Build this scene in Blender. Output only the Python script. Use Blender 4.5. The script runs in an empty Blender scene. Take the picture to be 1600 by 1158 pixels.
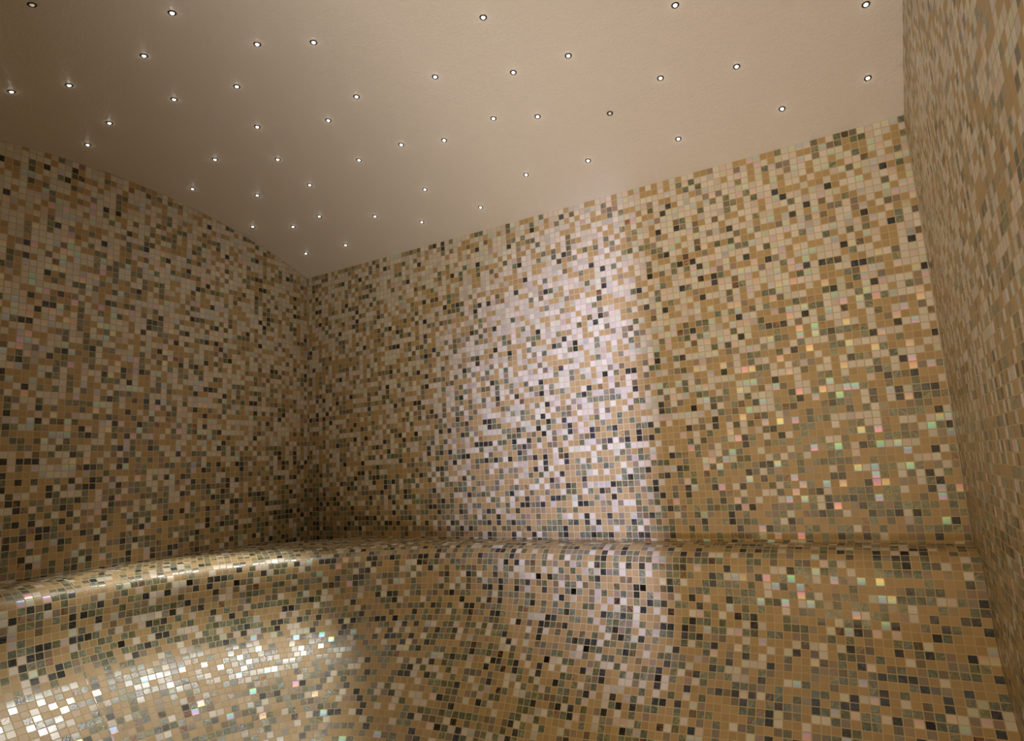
import bpy, bmesh, math
from mathutils import Vector, Matrix

scene = bpy.context.scene
col = scene.collection
PI = math.pi

# ------------------------------------------------------------------ camera
FPX = 981.76
YAW, PITCH, ROLL = 0.51697, 0.15553, -0.05280
CAM = Vector((2.31662, -2.09312, 0.25612))
cam_data = bpy.data.cameras.new('camera')
cam_data.sensor_fit = 'HORIZONTAL'
cam_data.sensor_width = 36.0
cam_data.lens = 36.0 * FPX / 1600.0
cam_data.clip_start = 0.02
cam = bpy.data.objects.new('camera', cam_data)
col.objects.link(cam)
CAMR = Matrix.Rotation(YAW, 3, 'Z') @ Matrix.Rotation(PI / 2 + PITCH, 3, 'X') @ Matrix.Rotation(ROLL, 3, 'Z')
cam.matrix_world = Matrix.Translation(CAM) @ CAMR.to_4x4()
scene.camera = cam

# ------------------------------------------------------------------ world, exposure, large lights
world = bpy.data.worlds.new('world')
scene.world = world
world.use_nodes = True
bgn = world.node_tree.nodes['Background']
bgn.inputs['Color'].default_value = (0.9, 0.75, 0.5, 1)
bgn.inputs['Strength'].default_value = 0.02
scene.view_settings.view_transform = 'Standard'
scene.view_settings.look = 'None'
scene.view_settings.gamma = 1.0
scene.view_settings.exposure = -0.08
scene.view_settings.use_curve_mapping = False


def light(name, kind, loc, target, energy, color, parent=None, **kw):
    d = bpy.data.lights.new(name, kind)
    d.energy = energy
    d.color = color
    for k, v in kw.items():
        setattr(d, k, v)
    o = bpy.data.objects.new(name, d)
    col.objects.link(o)
    o.location = loc
    o.rotation_euler = (Vector(target) - Vector(loc)).to_track_quat('-Z', 'Y').to_euler()
    if parent:
        o.parent = parent
        o.matrix_parent_inverse = parent.matrix_basis.inverted()
    return o


# warm lit lobby beyond the doorway behind the camera: one area light for its unseen source
light('lobby_warm_light', 'AREA', (2.0, -3.40, 0.48), (2.0, 0.0, 0.40), 20.5, (1.0, 0.70, 0.37),
      shape='RECTANGLE', size=1.15, size_y=1.5)
# added fill light low in the unseen lobby, only to brighten the vault
light('added_vault_fill', 'AREA', (1.92, -2.50, -0.92), (1.45, -0.60, 1.40), 7.9, (1.0, 0.90, 0.84),
      shape='RECTANGLE', size=0.7, size_y=0.3, spread=math.radians(80))
# cool lamp further right in the lobby; the right-hand jamb of the doorway cuts its edge
light('lobby_spot', 'SPOT', (2.97, -3.40, 0.45), (1.76, 0.0, 0.40), 610, (0.56, 0.60, 1.0),
      spot_size=math.radians(31), spot_blend=1.0, shadow_soft_size=0.045)
# ------------------------------------------------------------------ dimensions
T = 0.0215                      # pitch of the mosaic
W = 2.504                       # width of the room
YF = -1.98                      # front wall
ZF = -1.08                      # floor
H = 1.234                       # ceiling at the back wall
YA, ZA, RC = -0.93, 1.407, 2.52  # vault apex and radius


def ceil_z(y):
    if y < 2 * YA:
        return ceil_z(0)
    return ZA - (RC - math.sqrt(RC * RC - (y - YA) ** 2))


# ------------------------------------------------------------------ materials
class NT:
    def __init__(self, name):
        self.m = bpy.data.materials.new(name)
        self.m.use_nodes = True
        self.t = self.m.node_tree
        self.t.nodes.clear()

    def n(self, kind, **kw):
        nd = self.t.nodes.new(kind)
        for k, v in kw.items():
            setattr(nd, k, v)
        return nd

    def l(self, a, b):
        self.t.links.new(a, b)

    def _in(self, sock, v):
        if hasattr(v, 'links') or isinstance(v, bpy.types.NodeSocket):
            self.l(v, sock)
        else:
            sock.default_value = v

    def math(self, op, a, b=None, c=None, clamp=False):
        nd = self.n('ShaderNodeMath', operation=op, use_clamp=clamp)
        self._in(nd.inputs[0], a)
        if b is not None:
            self._in(nd.inputs[1], b)
        if c is not None:
            self._in(nd.inputs[2], c)
        return nd.outputs[0]

    def vmath(self, op, a, b=None, scale=None):
        nd = self.n('ShaderNodeVectorMath', operation=op)
        self._in(nd.inputs[0], a)
        if b is not None:
            self._in(nd.inputs[1], b)
        if scale is not None:
            self._in(nd.inputs['Scale'], scale)
        return nd.outputs[0]

    def comb(self, x, y, z):
        nd = self.n('ShaderNodeCombineXYZ')
        for s, v in zip(nd.inputs, (x, y, z)):
            self._in(s, v)
        return nd.outputs[0]

    def sep(self, v):
        nd = self.n('ShaderNodeSeparateXYZ')
        self.l(v, nd.inputs[0])
        return nd.outputs

    def white(self, v):
        nd = self.n('ShaderNodeTexWhiteNoise', noise_dimensions='3D')
        self.l(v, nd.inputs['Vector'])
        return nd.outputs['Value'], nd.outputs['Color']

    def noise(self, v, scale, detail=2.0, rough=0.5, dist=0.0):
        nd = self.n('ShaderNodeTexNoise')
        self.l(v, nd.inputs['Vector'])
        nd.inputs['Scale'].default_value = scale
        nd.inputs['Detail'].default_value = detail
        nd.inputs['Roughness'].default_value = rough
        nd.inputs['Distortion'].default_value = dist
        return nd.outputs['Fac']

    def ramp(self, f, stops, interp='CONSTANT'):
        nd = self.n('ShaderNodeValToRGB')
        cr = nd.color_ramp
        cr.interpolation = interp
        while len(cr.elements) < len(stops):
            cr.elements.new(0.5)
        for e, (p, c) in zip(cr.elements, stops):
            e.position = p
            e.color = (*c, 1) if len(c) == 3 else c
        self.l(f, nd.inputs['Fac'])
        return nd.outputs['Color']

    def mix(self, f, a, b, blend='MIX'):
        nd = self.n('ShaderNodeMix', data_type='RGBA', blend_type=blend)
        self._in(nd.inputs['Factor'], f)
        self._in(nd.inputs['A'], a)
        self._in(nd.inputs['B'], b)
        return nd.outputs['Result']


def rgb(r, g, b):
    return (r, g, b, 1.0)


CREAM, TAN, TAUPE = (0.74, 0.685, 0.58), (0.49, 0.34, 0.155), (0.31, 0.25, 0.19)
GREEN, DARK, RUST, BLACK = (0.175, 0.19, 0.12), (0.036, 0.041, 0.041), (0.30, 0.12, 0.05), (0.003, 0.003, 0.003)


def mosaic(name, seed, gamma_fn=None, gamma=0.5, black=False):
    """Glass mosaic: UV is counted in tiles. gamma_fn = (row_low, row_high, g_low, g_high)."""
    k = NT(name)
    uv = k.n('ShaderNodeUVMap', uv_map='tiles').outputs[0]
    cell = k.vmath('FLOOR', uv)
    fr = k.vmath('FRACTION', uv)
    cs, fs = k.sep(cell), k.sep(fr)
    id1 = k.vmath('ADD', cell, (seed * 7.3, seed * 3.1, seed * 1.7))
    r1, c1 = k.white(id1)
    r2, c2 = k.white(k.vmath('ADD', cell, (seed + 101.5, 57.5, 13.2)))
    r3, c3 = k.white(k.vmath('ADD', cell, (seed + 31.5, 157.5, 93.2)))
    q = k.sep(c2)
    # share of light and dark tiles: cream at the top of the walls, darker towards the bench
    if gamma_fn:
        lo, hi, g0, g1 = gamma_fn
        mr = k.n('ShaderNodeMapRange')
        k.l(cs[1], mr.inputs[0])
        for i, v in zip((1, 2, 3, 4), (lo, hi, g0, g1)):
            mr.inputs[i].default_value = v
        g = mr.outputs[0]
    else:
        g = gamma
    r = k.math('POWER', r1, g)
    stops = [(0.0, CREAM), (0.43, TAN), (0.73, TAUPE), (0.815, GREEN), (0.945, DARK)]
    if black:
        stops.append((0.993, BLACK))
    base = k.ramp(r, stops)
    # streaks in the marbled tiles: how strong and how light
    streak_col = k.ramp(r, [(0.0, (0.80, 0.76, 0.68)), (0.43, TAN), (0.73, (0.42, 0.30, 0.21)),
                            (0.815, (0.46, 0.48, 0.37)), (0.945, (0.15, 0.155, 0.17))])
    amp = k.ramp(r, [(0.0, (0.25,) * 3), (0.43, (0.0,) * 3), (0.73, (0.8,) * 3), (0.815, (0.85,) * 3),
                     (0.945, (0.75,) * 3)] + ([(0.993, (0.0,) * 3)] if black else []))
    ang = k.math('MULTIPLY', k.math('ADD', k.math('ROUND', k.math('MULTIPLY', q[0], 3.0)),
                                    k.math('MULTIPLY', r3, 0.6)), PI / 2)
    ca, sa = k.math('COSINE', ang), k.math('SINE', ang)
    ru = k.math('ADD', k.math('MULTIPLY', fs[0], ca), k.math('MULTIPLY', fs[1], sa))
    rv = k.math('SUBTRACT', k.math('MULTIPLY', fs[1], ca), k.math('MULTIPLY', fs[0], sa))
    sv = k.comb(k.math('MULTIPLY', ru, 0.9), k.math('MULTIPLY', rv, 4.5), k.math('MULTIPLY', r3, 57.0))
    st = k.noise(sv, 0.85, 2.5, 0.6, 1.8)
    stm = k.n('ShaderNodeMapRange')
    k.l(st, stm.inputs[0])
    stm.inputs[1].default_value = 0.45
    stm.inputs[2].default_value = 0.70
    colr = k.mix(k.math('MULTIPLY', stm.outputs[0], amp), base, streak_col)
    # a rusty vein in a few of the marbled tiles
    isr = k.math('MULTIPLY', k.math('GREATER_THAN', r, 0.72), k.math('LESS_THAN', q[1], 0.07))
    vein = k.n('ShaderNodeMapRange')
    k.l(k.noise(k.vmath('ADD', sv, (9.1, 4.2, 0.0)), 0.6, 1.0, 0.5, 0.8), vein.inputs[0])
    vein.inputs[1].default_value = 0.50
    vein.inputs[2].default_value = 0.60
    colr = k.mix(k.math('MULTIPLY', isr, vein.outputs[0]), colr, rgb(*RUST))
    # tone differences from tile to tile, and a greenish or pinkish cast in some of the creams
    tone = k.math('MULTIPLY_ADD', q[2], 0.20, 0.90)
    colr = k.mix(1.0, colr, k.comb(tone, tone, tone), 'MULTIPLY')
    tint = k.ramp(r3, [(0.0, (1, 1, 1)), (0.62, (0.93, 1.0, 0.90)), (0.74, (1.0, 0.90, 0.88)), (0.86, (1, 1, 1)),
                       (0.95, (0.80, 0.78, 0.84))])
    iscream = k.math('LESS_THAN', r, 0.43)
    ismarble = k.math('GREATER_THAN', r, 0.73)
    cast = k.ramp(r3, [(0.0, (0.66, 0.66, 0.52)), (0.22, (0.95, 1.0, 1.0)), (0.40, (0.80, 0.86, 0.92)),
                       (0.55, (1.12, 1.06, 0.84)), (0.72, (0.62, 0.70, 0.72)), (0.86, (1.05, 0.98, 1.0))])
    colr = k.mix(ismarble, colr, k.mix(1.0, colr, cast, 'MULTIPLY'))
    colr = k.mix(iscream, colr, k.mix(1.0, colr, tint, 'MULTIPLY'))
    # joints
    ju = k.math('MINIMUM', fs[0], k.math('SUBTRACT', 1.0, fs[0]))
    jv = k.math('MINIMUM', fs[1], k.math('SUBTRACT', 1.0, fs[1]))
    jd = k.math('MINIMUM', ju, jv)
    jm = k.n('ShaderNodeMapRange', interpolation_type='SMOOTHSTEP')
    k.l(jd, jm.inputs[0])
    jm.inputs[1].default_value = 0.045
    jm.inputs[2].default_value = 0.070
    tile = jm.outputs[0]
    colr = k.mix(tile, rgb(0.62, 0.505, 0.295), colr)
    # pearly tiles: a thin film on part of the creams
    pearl = k.math('MULTIPLY', k.math('MULTIPLY', iscream, k.math('LESS_THAN', q[1], 0.34)), tile)
    film = k.math('MULTIPLY', pearl, k.math('ADD', k.math('MULTIPLY_ADD', q[0], 185.0, 65.0),
                                            k.math('MULTIPLY', fs[1], 45.0)))
    bs = k.n('ShaderNodeBsdfPrincipled')
    k.l(colr, bs.inputs['Base Color'])
    glaze = k.ramp(r, [(0.0, (0.36,) * 3), (0.43, (0.42,) * 3), (0.73, (0.22,) * 3)])
    rough = k.mix(tile, rgb(0.85, 0.85, 0.85), glaze)
    rough = k.math('ADD', rough, k.math('MULTIPLY', q[2], 0.08))
    rough = k.math('MULTIPLY_ADD', pearl, -0.08, rough)
    k.l(rough, bs.inputs['Roughness'])
    bs.inputs['IOR'].default_value = 1.5
    k.l(k.math('MULTIPLY_ADD', pearl, 0.5, k.math('MULTIPLY_ADD', tile, 0.45, 0.1), clamp=True),
        bs.inputs['Specular IOR Level'])
    k.l(film, bs.inputs['Thin Film Thickness'])
    bs.inputs['Thin Film IOR'].default_value = 2.4
        # each tile lies a little out of true; hammered glass surface; sunken joints
    geo = k.n('ShaderNodeNewGeometry').outputs['Normal']
    tilt = k.vmath('SCALE', k.vmath('SUBTRACT', c3, (0.5, 0.5, 0.5)), scale=k.math('MULTIPLY', tile, 0.085))
    nrm = k.vmath('NORMALIZE', k.vmath('ADD', geo, tilt))
    hammered = k.math('LESS_THAN', q[0], 0.45)
    pt = k.comb(k.math('MULTIPLY', fs[0], 1.0), fs[1], k.math('MULTIPLY', r3, 31.0))
    hn = k.noise(pt, 5.0, 3.0, 0.6, 0.6)
    hgt = k.math('ADD', k.math('MULTIPLY', tile, 1.0),
                 k.math('MULTIPLY', k.math('MULTIPLY', hn, tile), k.math('MULTIPLY_ADD', hammered, 1.3, 0.15)))
    bp = k.n('ShaderNodeBump')
    bp.inputs['Strength'].default_value = 0.35
    bp.inputs['Distance'].default_value = 0.0012
    k.l(hgt, bp.inputs['Height'])
    k.l(nrm, bp.inputs['Normal'])
    k.l(bp.outputs[0], bs.inputs['Normal'])
    out = k.n('ShaderNodeOutputMaterial')
    k.l(bs.outputs[0], out.inputs['Surface'])
    return k.m


def plaster(name, c, rough, strength):
    k = NT(name)
    pos = k.n('ShaderNodeTexCoord').outputs['Object']
    bs = k.n('ShaderNodeBsdfPrincipled')
    bs.inputs['Base Color'].default_value = rgb(*c)
    bs.inputs['Roughness'].default_value = rough
    a = k.noise(pos, 120.0, 3.0, 0.6, 0.5)
    b = k.noise(pos, 28.0, 2.0, 0.5, 0.0)
    bp = k.n('ShaderNodeBump')
    bp.inputs['Strength'].default_value = strength
    bp.inputs['Distance'].default_value = 0.004
    k.l(k.math('MULTIPLY_ADD', b, 0.7, a), bp.inputs['Height'])
    k.l(bp.outputs[0], bs.inputs['Normal'])
    out = k.n('ShaderNodeOutputMaterial')
    k.l(bs.outputs[0], out.inputs['Surface'])
    return k.m


def plain(name, c, rough=0.5, metal=0.0, emit=None, estr=0.0):
    k = NT(name)
    bs = k.n('ShaderNodeBsdfPrincipled')
    pos = k.n('ShaderNodeTexCoord').outputs['Object']
    v = k.math('MULTIPLY_ADD', k.noise(pos, 40.0), 0.16, 0.92)
    k.l(k.mix(1.0, rgb(*c), k.comb(v, v, v), 'MULTIPLY'), bs.inputs['Base Color'])
    bs.inputs['Roughness'].default_value = rough
    bs.inputs['Metallic'].default_value = metal
    if emit:
        bs.inputs['Emission Color'].default_value = rgb(*emit)
        bs.inputs['Emission Strength'].default_value = estr
    out = k.n('ShaderNodeOutputMaterial')
    k.l(bs.outputs[0], out.inputs['Surface'])
    return k.m


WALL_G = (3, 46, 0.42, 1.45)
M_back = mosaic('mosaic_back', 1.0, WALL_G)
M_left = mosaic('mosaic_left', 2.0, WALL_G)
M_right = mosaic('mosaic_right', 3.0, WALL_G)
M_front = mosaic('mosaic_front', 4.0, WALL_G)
M_bench = mosaic('mosaic_bench', 5.0, None, 0.45, black=True)
M_floor = mosaic('mosaic_floor', 6.0, None, 0.45)
M_ceiling = plaster('ceiling_paint', (0.80, 0.745, 0.655), 0.36, 0.55)
M_caulk = plain('caulk', (0.62, 0.55, 0.42), 0.5)
M_ring = plain('dark_ring', (0.05, 0.035, 0.028), 0.3, 0.6)
M_lens = plain('lit_lens', (0.9, 0.9, 0.9), 0.3, 0.0, (1.0, 0.98, 0.95), 5.0)
M_lens_dim = plain('dim_lens', (0.75, 0.72, 0.66), 0.3, 0.0, (1.0, 0.92, 0.80), 0.35)
M_glass_lit = plain('warm_diffuser', (0.9, 0.8, 0.6), 0.5, 0.0, (1.0, 0.72, 0.42), 1.5)
M_metal = plain('brushed_metal', (0.35, 0.33, 0.30), 0.35, 0.9)


# ------------------------------------------------------------------ helpers
def link_mesh(name, bm, mat, parent=None, smooth=False):
    me = bpy.data.meshes.new(name)
    bm.to_mesh(me)
    bm.free()
    me.materials.append(mat)
    if smooth:
        for p in me.polygons:
            p.use_smooth = True
    o = bpy.data.objects.new(name, me)
    col.objects.link(o)
    if parent:
        o.parent = parent
    return o


def prism(outline, thick):
    """closed outline of 3D points pushed out by the vector thick; UV 'tiles' added later"""
    bm = bmesh.new()
    a = [bm.verts.new(p) for p in outline]
    b = [bm.verts.new(Vector(p) + Vector(thick)) for p in outline]
    n = len(a)
    bm.faces.new(a)
    bm.faces.new(list(reversed(b)))
    for i in range(n):
        j = (i + 1) % n
        bm.faces.new((a[j], a[i], b[i], b[j]))
    bmesh.ops.recalc_face_normals(bm, faces=bm.faces)
    return bm


def uv_plane(bm, fu, fv):
    lay = bm.loops.layers.uv.new('tiles')
    for f in bm.faces:
        for lp in f.loops:
            c = lp.vert.co
            lp[lay].uv = (fu(c), fv(c))


def structure(o):
    o['kind'] = 'structure'
    return o


# ------------------------------------------------------------------ room shell
V0 = 0.004 / T
arc = [(-i * 1.86 / 40) for i in range(41)]
ys = arc + [YF]

bm = prism([(0, 0, ZF), (W, 0, ZF), (W, 0, H), (0, 0, H)], (0, 0.1, 0))
uv_plane(bm, lambda c: c.x / T + 0.4, lambda c: c.z / T - V0)
structure(link_mesh('wall_back', bm, M_back))

side = [(0, 0, ZF)] + [(0, y, ceil_z(y)) for y in ys] + [(0, YF, ZF)]
bm = prism(side, (-0.1, 0, 0))
uv_plane(bm, lambda c: -c.y / T + 0.05, lambda c: c.z / T - V0)
structure(link_mesh('wall_left', bm, M_left))

bm = prism([(W, p[1], p[2]) for p in side], (0.1, 0, 0))
uv_plane(bm, lambda c: -c.y / T + 0.3, lambda c: c.z / T - V0)
structure(link_mesh('wall_right', bm, M_right))

# front wall behind the camera, with the doorway the corridor light comes through
DL, DR, DT = 1.50, 2.45, 1.15
bm = bmesh.new()
for (x0, x1, z0, z1) in ((0, DL, ZF, ceil_z(YF)), (DR, W, ZF, ceil_z(YF)), (DL, DR, DT, ceil_z(YF))):
    tmp = prism([(x0, YF, z0), (x1, YF, z0), (x1, YF, z1), (x0, YF, z1)], (0, -0.1, 0))
    me = bpy.data.meshes.new('tmp')
    tmp.to_mesh(me)
    tmp.free()
    bm.from_mesh(me)
    bpy.data.meshes.remove(me)
uv_plane(bm, lambda c: c.x / T, lambda c: c.z / T - V0)
structure(link_mesh('wall_front', bm, M_front))

# vaulted ceiling, slightly thick
bm = bmesh.new()
low = [[bm.verts.new((x, y, ceil_z(y))) for x in (0, W)] for y in ys]
top = [[bm.verts.new((x, y, ceil_z(y) + 0.08)) for x in (0, W)] for y in ys]
for i in range(len(ys) - 1):
    bm.faces.new((low[i][0], low[i][1], low[i + 1][1], low[i + 1][0]))
    bm.faces.new((top[i][0], top[i + 1][0], top[i + 1][1], top[i][1]))
for x in (0, W):
    a_ = [bm.verts.new((x, y, ceil_z(y))) for y in ys]
    b_ = [bm.verts.new((x, y, ceil_z(y) + 0.08)) for y in ys]
    for i in range(len(ys) - 1):
        bm.faces.new((a_[i], a_[i + 1], b_[i + 1], b_[i]))
for y in (0, YF):
    bm.faces.new([bm.verts.new(p) for p in ((0, y, ceil_z(y)), (W, y, ceil_z(y)), (W, y, ceil_z(y) + 0.08),
                                            (0, y, ceil_z(y) + 0.08))])
bmesh.ops.recalc_face_normals(bm, faces=bm.faces)
structure(link_mesh('ceiling', bm, M_ceiling, smooth=False))
for p in bpy.data.objects['ceiling'].data.polygons:
    p.use_smooth = abs(p.normal.z) > 0.5

bm = prism([(0, 0, ZF), (W, 0, ZF), (W, YF, ZF), (0, YF, ZF)], (0, 0, -0.1))
uv_plane(bm, lambda c: c.x / T, lambda c: c.y / T)
structure(link_mesh('floor', bm, M_floor))


def bead(name, pts, r):
    """thin caulk bead along a polyline"""
    bm = bmesh.new()
    rings = []
    n = 8
    for i, p in enumerate(pts):
        a = Vector(pts[max(i - 1, 0)])
        b = Vector(pts[min(i + 1, len(pts) - 1)])
        d = (b - a).normalized()
        up = Vector((0, 0, 1)) if abs(d.z) < 0.9 else Vector((0, 1, 0))
        s = d.cross(up).normalized()
        u = s.cross(d)
        rings.append([bm.verts.new(Vector(p) + r * (math.cos(2 * PI * q / n) * s + math.sin(2 * PI * q / n) * u))
                      for q in range(n)])
    for i in range(len(rings) - 1):
        for q in range(n):
            bm.faces.new((rings[i][q], rings[i][(q + 1) % n], rings[i + 1][(q + 1) % n], rings[i + 1][q]))
    bm.faces.new(rings[0])
    bm.faces.new(list(reversed(rings[-1])))
    bmesh.ops.recalc_face_normals(bm, faces=bm.faces)
    return structure(link_mesh(name, bm, M_caulk, smooth=True))


e = 0.0005
bead('trim_1', [(e, -e, -0.01), (e, -e, H)], 0.0022)
bead('trim_2', [(W - e, -e, -0.01), (W - e, -e, H)], 0.0022)
bead('trim_3', [(e, y, ceil_z(y) - e) for y in arc], 0.0022)
bead('trim_4', [(0, -e, H - e), (W, -e, H - e)], 0.0022)

# ------------------------------------------------------------------ bench: one profile swept round the corner
XL, YB, R = 0.203, -0.138, 0.92          # crest line beside the left and back walls, corner radius
ctr = Vector((XL + R, YB - R))
S1 = W - ctr.x                            # straight along the back wall, from the right wall
S2 = S1 + R * PI / 2                      # end of the corner
S3 = S2 + (ctr.y - YF)                    # along the left wall up to the front wall


def path(s):
    """point on the crest line and the direction into the room"""
    if s <= S1:
        return Vector((W - s, YB)), Vector((0, -1))
    if s <= S2:
        a = (s - S1) / R
        n = Vector((math.sin(a), -math.cos(a)))
        return ctr - n * R, n
    return Vector((XL, ctr.y - (s - S2))), Vector((1, 0))


UPPER = [(-0.42, -0.001), (-0.20, -0.002), (-0.10, -0.005), (-0.066, -0.009), (-0.045, -0.015), (-0.028, -0.024),
         (-0.014, -0.036), (-0.005, -0.053), (0.0, -0.075), (0.0025, -0.097), (0.0035, -0.120), (0.005, -0.142),
         (0.009, -0.163), (0.014, -0.184), (0.021, -0.203), (0.030, -0.223)]
LOW_A = [(0.041, -0.241), (0.053, -0.258), (0.067, -0.275), (0.082, -0.290), (0.098, -0.305), (0.117, -0.321),
         (0.134, -0.335), (0.150, -0.349), (0.182, -0.378), (0.215, -0.409), (0.25, -0.441), (0.30, -0.487),
         (0.36, -0.533), (0.43, -0.568), (0.50, -0.588), (0.58, -0.596), (0.66, -0.605), (0.72, -0.632), (0.745, -0.68),
         (0.750, -0.76), (0.745, -0.95), (0.745, -1.075)]
LOW_B = [(0.040, -0.243), (0.050, -0.262), (0.062, -0.281), (0.074, -0.300), (0.086, -0.320), (0.098, -0.340),
         (0.110, -0.360), (0.122, -0.380), (0.145, -0.420), (0.168, -0.458), (0.192, -0.500), (0.225, -0.552),
         (0.27, -0.60), (0.34, -0.630), (0.42, -0.640), (0.50, -0.642), (0.58, -0.645), (0.64, -0.665), (0.665, -0.70),
         (0.670, -0.78), (0.665, -0.95), (0.665, -1.075)]


def resample(pts, step, start):
    """smooth (Catmull-Rom) and resample at equal steps; start = index of the point that gets v = 0"""
    P = [Vector(p) for p in pts]
    fine, mark = [], 0.0
    for i in range(len(P) - 1):
        a, b, c, d = P[max(i - 1, 0)], P[i], P[i + 1], P[min(i + 2, len(P) - 1)]
        for j in range(12):
            t = j / 12
            fine.append((i + t, 0.5 * ((2 * b) + (c - a) * t + (2 * a - 5 * b + 4 * c - d) * t * t
                                       + (3 * b - a - 3 * c + d) * t ** 3)))
    fine.append((len(P) - 1, P[-1]))
    L = [0.0]
    for i in range(1, len(fine)):
        L.append(L[-1] + (fine[i][1] - fine[i - 1][1]).length)
    l0 = next(L[i] for i in range(len(fine)) if fine[i][0] >= start)
    k0 = -int(l0 / step)
    out = []
    k = k0
    j = 0
    while l0 + k * step <= L[-1]:
        x = l0 + k * step
        while L[j + 1] < x and j < len(L) - 2:
            j += 1
        f = (x - L[j]) / max(L[j + 1] - L[j], 1e-9)
        out.append(fine[j][1].lerp(fine[j + 1][1], f))
        k += 1
    return k0, out


SUB = 3
k0, PA = resample(UPPER + LOW_A, T / SUB, 8)
k0b, PB = resample(UPPER + LOW_B, T / SUB, 8)
nk = min(len(PA), len(PB))


def wB(s):
    def sm(x):
        x = min(max(x, 0), 1)
        return x * x * (3 - 2 * x)
    up = sm((s - 0.35) / 0.9)
    dn = 1 - sm((s - (S1 + 0.05)) / 0.65)
    return up * dn


def prof(k, s):
    w = wB(s)
    return PA[k].lerp(PB[k], w)


DS = T / 2
ns = int(math.ceil(S3 / DS))
ss = [min(i * DS, S3) for i in range(ns + 1)]
bm = bmesh.new()
grid = []
for s in ss:
    p, n = path(s)
    rowv = []
    for k in range(nk):
        q = prof(k, s)
        rowv.append(bm.verts.new((p.x + n.x * q.x, p.y + n.y * q.x, q.y)))
    grid.append(rowv)
lay = bm.loops.layers.uv.new('tiles')


def tile_u(s, row):
    """each row of tiles keeps its own pitch round the corner"""
    kc = min(max(int((row + 0.5) * SUB) - k0, 0), nk - 1)
    if s <= S1:
        return (s) / T
    if s <= S2 - 1e-6:
        off = min(max(prof(kc, (S1 + S2) / 2).x, -0.25), 0.8)
        return (S1 + (s - S1) * (R - off) / R) / T
    return s / T + 0.37


for i in range(len(ss) - 1):
    sm_ = (ss[i] + ss[i + 1]) / 2
    for k in range(nk - 1):
        f = bm.faces.new((grid[i][k], grid[i + 1][k], grid[i + 1][k + 1], grid[i][k + 1]))
        row = math.floor((k + k0 + 0.5) / SUB)
        for lp, (ii, kk) in zip(f.loops, ((i, k), (i + 1, k), (i + 1, k + 1), (i, k + 1))):
            s = ss[ii]
            if sm_ < S2 <= s:
                s = S2 - 1e-5
            if sm_ > S2 >= s:
                s = S2 + 1e-5
            lp[lay].uv = (tile_u(s, row), -(kk + k0) / SUB)
for pco, pno in (((0, 0, 0), (0, 1, 0)), ((0, 0, 0), (-1, 0, 0)), ((W, 0, 0), (1, 0, 0)), ((0, YF, 0), (0, -1, 0))):
    bmesh.ops.bisect_plane(bm, geom=bm.verts[:] + bm.edges[:] + bm.faces[:], plane_co=Vector(pco) - Vector(pno) * 0.0005,
                           plane_no=pno, clear_outer=True)
bmesh.ops.recalc_face_normals(bm, faces=bm.faces)
upf = [f for f in bm.faces if abs(f.normal.z) > 0.9]
if sum(f.normal.z for f in upf) < 0:
    bmesh.ops.reverse_faces(bm, faces=bm.faces)
bench = link_mesh('bench', bm, M_bench, smooth=True)
bench['label'] = 'curved built-in bench backrest covered in glass mosaic, running along left and back walls'
bench['category'] = 'bench'

# ------------------------------------------------------------------ star lights in the ceiling
def ray(u, v):
    return CAMR @ Vector(((u - 800) / FPX, -(v - 579) / FPX, -1.0))


def on_ceiling(u, v):
    d = ray(u, v)
    lo, hi = 0.2, 4.0
    for _ in range(50):
        m = (lo + hi) / 2
        p = CAM + d * m
        if p.z > ceil_z(min(p.y, 0)):
            hi = m
        else:
            lo = m
    return CAM + d * lo


STARS = [(50, 7), (269, 20), (225, 87), (402, 69), (490, 66), (755, 27), (1055, 8), (1353, 7), (888, 87), (1151, 104),
         (1356, 122), (18, 143), (108, 133), (370, 135), (272, 155), (557, 151), (680, 120), (802, 113), (1032, 122),
         (171, 192), (402, 198), (513, 188), (137, 226), (336, 249), (434, 249), (561, 250), (627, 226), (694, 219),
         (771, 185), (840, 182), (953, 177), (1222, 170), (301, 295), (402, 305), (484, 289), (664, 296), (822, 273),
         (919, 251), (1060, 217), (499, 338), (586, 338), (395, 354), (458, 354), (659, 347), (751, 324), (540, 383),
         (478, 396)]


def lathe(profile, seg=24):
    bm = bmesh.new()
    rings = []
    for r, z in profile:
        if r < 1e-6:
            rings.append([bm.verts.new((0, 0, z))])
        else:
            rings.append([bm.verts.new((r * math.cos(2 * PI * i / seg), r * math.sin(2 * PI * i / seg), z))
                          for i in range(seg)])
    for a, b in zip(rings, rings[1:]):
        for i in range(seg):
            j = (i + 1) % seg
            if len(a) == 1 and len(b) == 1:
                continue
            if len(a) == 1:
                bm.faces.new((a[0], b[i], b[j]))
            elif len(b) == 1:
                bm.faces.new((a[i], b[0], a[j]))
            else:
                bm.faces.new((a[i], b[i], b[j], a[j]))
    bmesh.ops.recalc_face_normals(bm, faces=bm.faces)
    return bm


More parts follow.
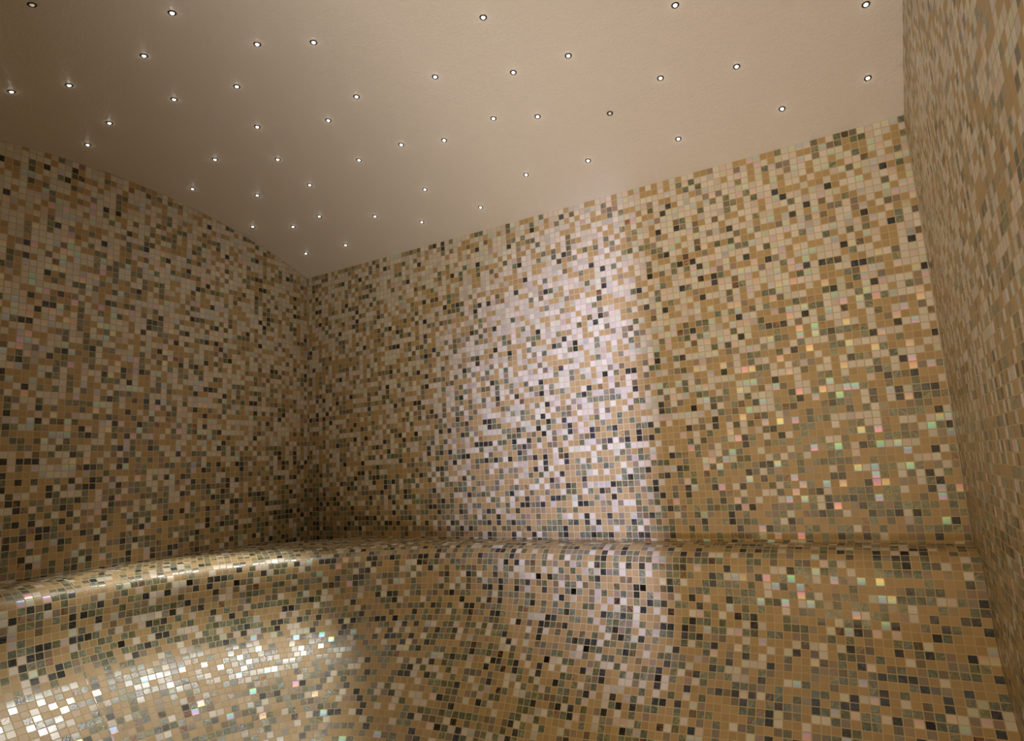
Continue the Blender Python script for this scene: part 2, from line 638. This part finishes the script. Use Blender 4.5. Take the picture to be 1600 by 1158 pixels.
proto = bpy.data.objects.new('ceiling_light', None)
proto.empty_display_size = 0.02
col.objects.link(proto)
ring_o = link_mesh('ring', lathe([(0.0049, 0.004), (0.0049, -0.0006), (0.0068, -0.0022), (0.0084, -0.0024),
                                  (0.0094, -0.0014), (0.0098, 0.0), (0.0098, 0.004)]), M_ring, proto, True)
lens_o = link_mesh('lens', lathe([(0.0048, 0.003), (0.0048, -0.0010), (0.0043, -0.0024), (0.0030, -0.0034),
                                  (0.0015, -0.0038), (0.0, -0.0039)]), M_lens, proto, True)
bright_mesh = lens_o.data
dim_mesh = lens_o.data.copy()
dim_mesh.materials[0] = M_lens_dim
spot_data = bpy.data.lights.new('star_beam', 'SPOT')
spot_data.energy = 0.36
spot_data.color = (0.95, 1.0, 0.94)
spot_data.spot_size = math.radians(75)
spot_data.spot_blend = 1.0
spot_data.shadow_soft_size = 0.004


spill_data = bpy.data.lights.new('lens_spill', 'POINT')   # light the lens throws sideways onto the ceiling
spill_data.energy = 0.0022
spill_data.color = (1.0, 0.95, 0.85)
spill_data.shadow_soft_size = 0.002
strong_data = spot_data.copy()
strong_data.energy = 70
strong_data.color = (1.0, 0.96, 0.88)
strong_data.spot_size = math.radians(39)
strong_data.spot_blend = 0.6
strong_data.shadow_soft_size = 0.02
STRONG = (484, 289)


def ordinal(n):
    return '%d%s' % (n, 'th' if 10 <= n % 100 <= 20 else {1: 'st', 2: 'nd', 3: 'rd'}.get(n % 10, 'th'))


DIM = {(50, 7), (953, 177)}
order = sorted(STARS, key=lambda q: q[0])
for i, uv in enumerate(STARS):
    if i == 0:
        o = proto
        kids = [ring_o, lens_o]
    else:
        o = proto.copy()
        col.objects.link(o)
        kids = []
        for ch in (ring_o, lens_o):
            c = ch.copy()
            col.objects.link(c)
            c.parent = o
            kids.append(c)
    if uv in DIM:
        kids[1].data = dim_mesh
    else:
        kids[1].data = bright_mesh
        b = bpy.data.objects.new('beam', strong_data if uv == STRONG else spot_data)
        col.objects.link(b)
        b.parent = o
        b.location = (0, 0, -0.006)
        g = bpy.data.objects.new('spill', spill_data)
        col.objects.link(g)
        g.parent = o
        g.location = (0, 0, -0.0075)
    p = on_ceiling(*uv)
    nz = Vector((0, -(YA - p.y) / RC, -1))           # ceiling normal, pointing down
    tilt = math.asin((p.y - YA) / RC)
    if uv == STRONG:                                 # this one is aimed at the left bench and far stronger
        aim = Vector((0.43, -0.88, -0.30)) - p
        b.rotation_mode = 'QUATERNION'
        b.rotation_quaternion = Matrix.Rotation(tilt, 3, 'X').to_quaternion() @ aim.to_track_quat('-Z', 'Y')
    o.location = p
    o.rotation_euler = (-tilt, 0, 0)
    k = order.index(uv) + 1
    u, v = uv
    if v < 30:
        where = 'at the top edge'
    elif v > 340:
        where = 'near the back left corner'
    elif u < 460 and v > 215 or u < 200 and v > 180:
        where = 'near the left wall'
    elif u > 700 and v > 205 or u > 1150 and v > 150:
        where = 'near the back wall'
    elif u > 1300:
        where = 'near the right wall'
    elif u < 300:
        where = 'in dark left ceiling'
    elif u < 700:
        where = 'in left middle ceiling'
    else:
        where = 'in pale right ceiling'
    state = 'dim' if uv in DIM else 'bright'
    half = 'left' if k <= 24 else 'right'
    kk = k if half == 'left' else len(STARS) + 1 - k
    o['label'] = '%s tiny ceiling light %s, %s of all from the %s edge' % (
        state, where, ordinal(kk), half)
    o['category'] = 'ceiling light'
    o['group'] = 'tiny star lights scattered over the ceiling'

# ------------------------------------------------------------------ lobby behind the camera
bm = prism([(-0.2, YF - 0.1, ZF), (4.2, YF - 0.1, ZF), (4.2, -3.6, ZF), (-0.2, -3.6, ZF)], (0, 0, -0.1))
structure(link_mesh('floor_lobby', bm, M_ceiling))
bm = prism([(-0.2, -3.6, ZF), (4.2, -3.6, ZF), (4.2, -3.6, 1.5), (-0.2, -3.6, 1.5)], (0, -0.1, 0))
structure(link_mesh('wall_lobby', bm, M_ceiling))
